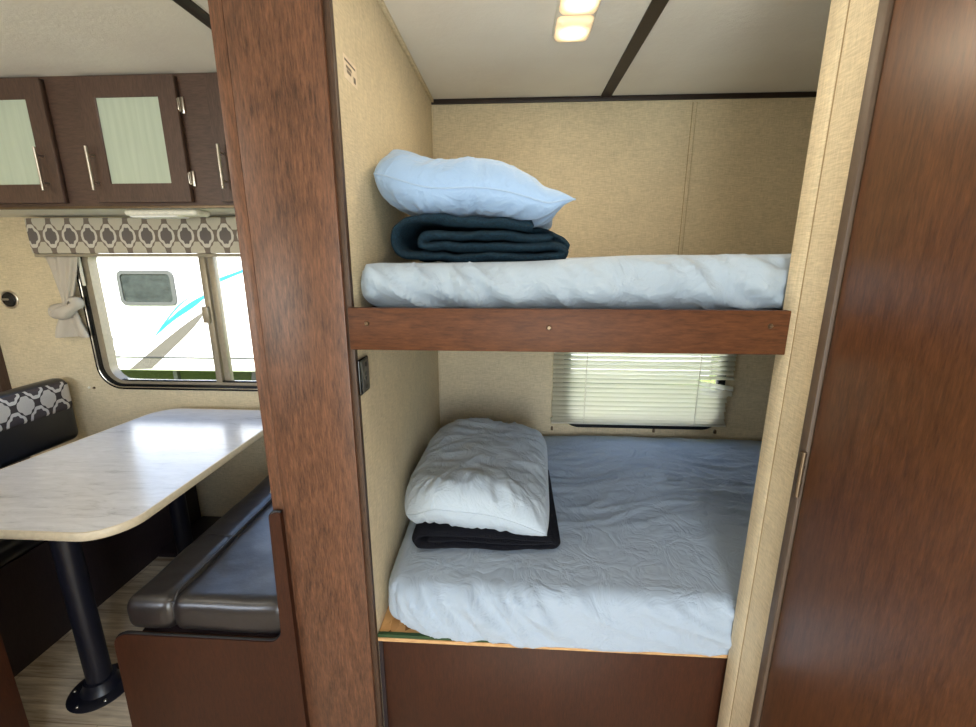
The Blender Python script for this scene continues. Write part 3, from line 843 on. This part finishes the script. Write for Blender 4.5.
build('bottom_strip', bx(CX0, CX1, 1.842, 1.848, 1.702, 1.712, bev=.001), M['brass'], oc, label='pale reflective lower edge')
def cdoor(x0, x1, handle_x, hinge_x):
    z0, z1 = 1.724, 2.186; s = .072; Y0, Y1 = 1.824, 1.847
    o = build('door', plate([[(x0, z0), (x1, z0), (x1, z1), (x0, z1)], [(x0 + s, z0 + s), (x1 - s, z0 + s), (x1 - s, z1 - s), (x0 + s, z1 - s)]], Y0, Y1), M['cab'], oc, smooth=False)
    build('glass_insert', bx(x0 + s - .006, x1 - s + .006, Y0 + .009, Y0 + .014, z0 + s - .006, z1 - s + .006), M['frost'], o, label='frosted pale green glass')
    h = cyl(new(), (handle_x, Y0 - .03, 1.768), (handle_x, Y0 - .03, 1.932), .0055, n=14)
    for z in (1.798, 1.902): cyl(h, (handle_x, Y0 - .03, z), (handle_x, Y0, z), .004, n=12)
    build('handle', h, M['chrome'], o, label='brushed metal bar handle')
    if hinge_x:
        for z in (2.085, 1.815):
            g = bx(hinge_x, hinge_x + .016, 1.840, 1.846, z - .03, z + .03, bev=.002)
            cyl(g, (hinge_x + .002, 1.836, z - .024), (hinge_x + .002, 1.836, z + .024), .0055, n=12)
            box(g, hinge_x - .001, hinge_x + .004, 1.826, 1.846, z - .02, z + .02, bev=.001)
            build('hinge', g, M['chrome'], o)
    return o
cdoor(-2.282, -1.872, -1.920, None)
cdoor(-1.728, -1.322, -1.703, -1.321)
cdoor(-1.196, -.786, -1.160, None)
# slim lamp under the cabinet
ul = empty('under_cabinet_lamp', (-1.52, 1.93, 1.70), 'slim off-white lamp fixed under the overhead cabinet above the valance', 'lamp')
build('housing', rounded(-1.672, -1.345, 1.875, 1.975, 1.675, 1.7015, .016, .012, rz=.012), M['white_plastic'], ul)
build('diffuser', rounded(-1.655, -1.44, 1.885, 1.965, 1.669, 1.680, .008, .010, rz=.005), M['camper'], ul)

# ------------------------------------------------------------------ valance and knotted curtain
va = empty('window_valance', (-1.6, 2.15, 1.69), 'taupe and cream lattice-patterned valance across the top of the dinette window', 'valance')
build('fabric_front', rounded(-2.405, -.66, 2.118, 2.140, 1.522, 1.690, .006, .012, lambda p, n: p + Vector((0, .0, 0))), M['valance'], va)
build('end_board', bx(-2.400, -2.388, 2.140, 2.199, 1.520, 1.690), M['valance'], va)
build('lower_hem', bx(-2.400, -.66, 2.124, 2.150, 1.505, 1.521, bev=.004), plain('tan_hem', (150, 140, 120), .7), va, label='tan lower hem')
ct = empty('curtain', (-2.32, 2.16, 1.52), 'grey-beige curtain tied in a knot at the left edge of the dinette window', 'curtain')
def drape(levels, nf=5, n=72, th=.0, seed=0):
    bm = new(); R = []
    Lv = []
    for (a, b) in zip(levels, levels[1:]):
        for k in range(8):
            t = k / 8; t = t; Lv.append([a[i] + (b[i] - a[i]) * t for i in range(len(a))])
    Lv.append(list(levels[-1]))
    for z, xc, hw, hd, fold in Lv:
        row = []
        for i in range(n):
            a = 2 * PI * i / n
            f = fold * math.cos(a * nf * 2 + seed + 2 * nz(xc * 3, z * 4, seed))
            row.append(bm.verts.new((xc + (hw + f * .6) * math.cos(a), 2.164 + (hd + f) * math.sin(a), z)))
        R.append(row)
    for A, B in zip(R, R[1:]):
        for i in range(n): bm.faces.new((A[i], A[(i + 1) % n], B[(i + 1) % n], B[i]))
    bm.faces.new(R[0]); bm.faces.new(R[-1])
    return bm
build('gathered_cloth', drape([(1.522, -2.300, .088, .016, .006), (1.45, -2.300, .070, .016, .007), (1.37, -2.305, .048, .018, .006), (1.30, -2.312, .026, .020, .004), (1.255, -2.316, .024, .022, .003)], 4), M['curtain'], ct, ang=180)
build('hanging_tail', drape([(1.26, -2.318, .028, .020, .003), (1.22, -2.325, .050, .022, .006), (1.16, -2.330, .070, .024, .020), (1.115, -2.332, .088, .022, .026), (1.094, -2.334, .094, .020, .028)], 2, seed=1.), M['curtain'], ct, ang=180)
kp = []
for i in range(49):
    a = 2 * PI * i / 48
    kp.append((-2.318 + .062 * math.cos(a), 2.150 + .012 * math.sin(a) - .006, 1.243 + .018 * math.sin(a + .6) + .014 * math.cos(a)))
kn = tube(kp[:-1], .030, 14, True, taper=[1 + .25 * math.sin(3 * 2 * PI * i / 48) for i in range(48)])
for v in kn.verts: v.co += Vector((0, 0, .004 * nz(v.co.x * 40, v.co.y * 40, v.co.z * 40)))
build('knot', kn, M['curtain'], ct, ang=180)
# blind-cord / reflective strip beside the window
tag(build('curtain_rod_bracket', bx(-2.232, -2.218, 2.176, 2.184, 1.36, 1.505, bev=.002), M['white_plastic'], origin=(-2.225, 2.18, 1.43)), 'narrow pale strip hanging at the left side of the window beside the knotted curtain', 'strip')

# round fitting on the wall
rf = empty('round_wall_fitting', (-2.680, YB, 1.285), 'round black fitting with pale rim on the wall left of the window', 'wall fitting')
def disc(cx, cz, prof, n=40):
    bm = new(); R = []
    for r, y in prof: R.append([bm.verts.new((cx + r * math.cos(2 * PI * i / n), y, cz + r * math.sin(2 * PI * i / n))) for i in range(n)])
    for A, B in zip(R, R[1:]):
        for i in range(n): bm.faces.new((A[i], A[(i + 1) % n], B[(i + 1) % n], B[i]))
    bm.faces.new(R[0]); bm.faces.new(R[-1]); return bm
build('rim', disc(-2.680, 1.285, [(.048, YB - .0005), (.048, YB - .004), (.045, YB - .006), (.040, YB - .006), (.038, YB - .003), (.038, YB - .0005)]), M['chrome'], rf)
build('body', disc(-2.680, 1.285, [(.039, YB - .0005), (.039, YB - .005), (.034, YB - .012), (.020, YB - .016), (.004, YB - .017)]), M['gloss_black'], rf)
build('flap', bx(-2.712, -2.668, YB - .021, YB - .012, 1.281, 1.292, bev=.003), M['alu'], rf)
for i, (x, z, l_) in enumerate(((-2.343, .802, 'tiny pale screw head on the wall below the left window corner'), (-2.315, .800, 'tiny brown screw head on the wall below the left window corner'))):
    tag(build('wall_screw', cyl(new(), (x, YB, z), (x, YB - .006, z), .0075, .005, 14), M['white_plastic'] if i == 0 else M['brass'], origin=(x, YB, z)), l_, 'screw')

# ------------------------------------------------------------------ outside: neighbouring camper, lawn, hedge
tag(build('lawn', bx(-40, 40, -40, 60, -.55, -.45), M['grass']), 'sunlit green lawn seen below the white camper outside', 'grass', kind='stuff')
nc = empty('white_camper', (-4.5, 5.5, -.45), 'white travel trailer with blue swooshes parked outside the dinette window', 'camper')
YC = 5.5
build('camper_body', bx(-10.5, 2.5, YC, YC + 2.4, .0, 2.6, bev=.05, seg=3), M['camper'], nc)
build('lower_trim', bx(-10.4, 2.4, YC - .012, YC + .002, .190, .205), M['dark_metal'], nc)
cwn = build('camper_window', plate([rrect(-5.13, -4.37, .895, 1.345, .08), rrect(-5.085, -4.415, .94, 1.30, .05)], YC - .025, YC - .001), M['grey_frame'], nc)
build('pane', plate([rrect(-5.09, -4.41, .935, 1.305, .05)], YC - .012, YC - .003), M['cglass'], cwn)
build('grab_handle', tube([(-5.47, YC, .225), (-5.47, YC - .05, .225), (-5.42, YC - .06, .225), (-5.36, YC - .06, .225), (-5.325, YC - .06, .26), (-5.325, YC - .06, .47), (-5.36, YC - .06, .52), (-5.47, YC - .06, .52), (-5.49, YC, .52)], .013, 10), M['dark_metal'], nc)
def swoosh(top, bot, mat):
    def cr(P, n=14):
        out = []
        P = [Vector(p) for p in P]; P = [P[0] * 2 - P[1]] + P + [P[-1] * 2 - P[-2]]
        for i in range(1, len(P) - 2):
            for k in range(n):
                t = k / n; a, b, c, d = P[i - 1], P[i], P[i + 1], P[i + 2]
                out.append(.5 * ((2 * b) + (c - a) * t + (2 * a - 5 * b + 4 * c - d) * t * t + (3 * b - a - 3 * c + d) * t ** 3))
        out.append(P[-2]); return [tuple(p) for p in out]
    loop = cr(top) + cr(bot)[::-1][1:-1]
    build('swoosh_decal', plate([loop], YC - .003, YC - .0005), mat, nc)
swoosh([(-3.98, .86), (-4.40, .60), (-4.90, .25), (-5.22, .02)], [(-3.98, .86), (-4.22, .60), (-4.60, .28), (-4.92, .02)], M['grey_stripe'])
swoosh([(-4.82, .44), (-4.50, .74), (-4.20, .94), (-3.86, 1.10)], [(-4.82, .44), (-4.48, .69), (-4.16, .88), (-3.86, 1.10)], M['cyan'])
swoosh([(-4.82, .43), (-4.62, .66), (-4.35, .92), (-4.05, 1.08)], [(-4.82, .43), (-4.62, .63), (-4.35, .895), (-4.05, 1.08)], M['cyan'])
swoosh([(-3.86, 1.22), (-3.62, 1.30), (-3.3, 1.40), (-3.1, 1.44)], [(-3.86, 1.22), (-3.80, 1.19), (-3.5, 1.30), (-3.1, 1.44)], M['cyan'])
swoosh([(-3.3, 1.44), (-3.18, 1.30), (-3.10, 1.10), (-3.05, .90)], [(-3.3, 1.44), (-3.22, 1.30), (-3.14, 1.10), (-3.05, .90)], M['cyan'])
for x in (-3.2, -2.3):
    wh = cyl(new(), (x, YC + .02, -.12), (x, YC + .24, -.12), .33, n=40)
    wl = build('wheel', wh, M['black'], nc); build('rim', cyl(new(), (x, YC + .012, -.12), (x, YC + .03, -.12), .19, n=32), M['grey_frame'], wl)
build('stabilizer', bx(-4.86, -4.80, YC + .3, YC + .36, -.45, .01), M['grey_frame'], nc)
hd = new(); rnd = random.Random(3)
bm = rounded(-26, 16, 12.5, 14.5, -.45, 3.2, .9, .28, lambda p, n: p + n * (.35 * nz(p.x * .9, p.y * .9, p.z * .9) + .18 * nz(p.x * 3, p.y * 3, p.z * 3)))
tag(build('hedge', bm, M['hedge'], origin=(-5, 13.5, -.45)), 'green hedge far behind the white camper outside', 'hedge')
hd.free()

# ------------------------------------------------------------------ light
wd = D.worlds.new('World'); bpy.context.scene.world = wd; wd.use_nodes = True
bg = wd.node_tree.nodes['Background']
sky = wd.node_tree.nodes.new('ShaderNodeTexSky'); sky.sky_type = 'NISHITA'; sky.sun_disc = False
sky.sun_elevation = math.radians(48); sky.sun_rotation = math.radians(200); sky.air_density = 1; sky.dust_density = 1.5
wd.node_tree.links.new(sky.outputs[0], bg.inputs['Color']); bg.inputs['Strength'].default_value = .9
def lamp(name, kind, loc, rot, energy, color, **kw):
    l = D.lights.new(name, kind); l.energy = energy; l.color = color
    for k, v in kw.items(): setattr(l, k, v)
    o = D.objects.new(name, l); COL.objects.link(o); o.location = loc; o.rotation_euler = [math.radians(a) for a in rot]
    return o
lamp('sun', 'SUN', (0, -5, 8), (42, 0, 8), 13.0, (1, .96, .9), angle=.01)
# added area lamps at the unseen openings behind the viewer, standing in for daylight
lamp('doorway_fill', 'AREA', (.22, YN + .03, 1.10), (98, 0, 0), 30, (.84, .92, 1), shape='RECTANGLE', size=.62, size_y=1.6)
lamp('rear_window_fill', 'AREA', (-2.25, YN + .03, 1.38), (116, 0, 0), 20, (.84, .92, 1), shape='RECTANGLE', size=1.3, size_y=.7)
# ceiling lamps: the double lamp over the bunk and a second one in the passage above the viewer
for y in (1.396, 1.556):
    lamp('bunk_ceiling_bulb', 'AREA', (.172, y, ZC - .034), (0, 0, 0), 2.0, (1, .84, .62), shape='RECTANGLE', size=.09, size_y=.11)
lamp('passage_ceiling_bulb', 'POINT', (.12, .60, ZC - .14), (0, 0, 0), 6.3, (1, .92, .80), shadow_soft_size=.08)
lamp('dinette_fill', 'POINT', (-1.7, .45, ZC - .14), (0, 0, 0), 6, (1, .96, .90), shadow_soft_size=.08)  # added unseen fill that brightens the dinette side

# ------------------------------------------------------------------ camera
cam = D.cameras.new('camera'); co = D.objects.new('camera', cam); COL.objects.link(co)
cam.sensor_width = 36; cam.lens = 437.7 / 976 * 36; cam.clip_start = .02
co.location = (0, 0, 1.5); co.rotation_euler = (math.radians(90 - 13.55), 0, math.radians(3.3))
sc_ = bpy.context.scene; sc_.camera = co
sc_.view_settings.view_transform = 'Standard'; sc_.view_settings.look = 'None'
sc_.view_settings.exposure = 0; sc_.view_settings.gamma = 1; sc_.view_settings.use_curve_mapping = False
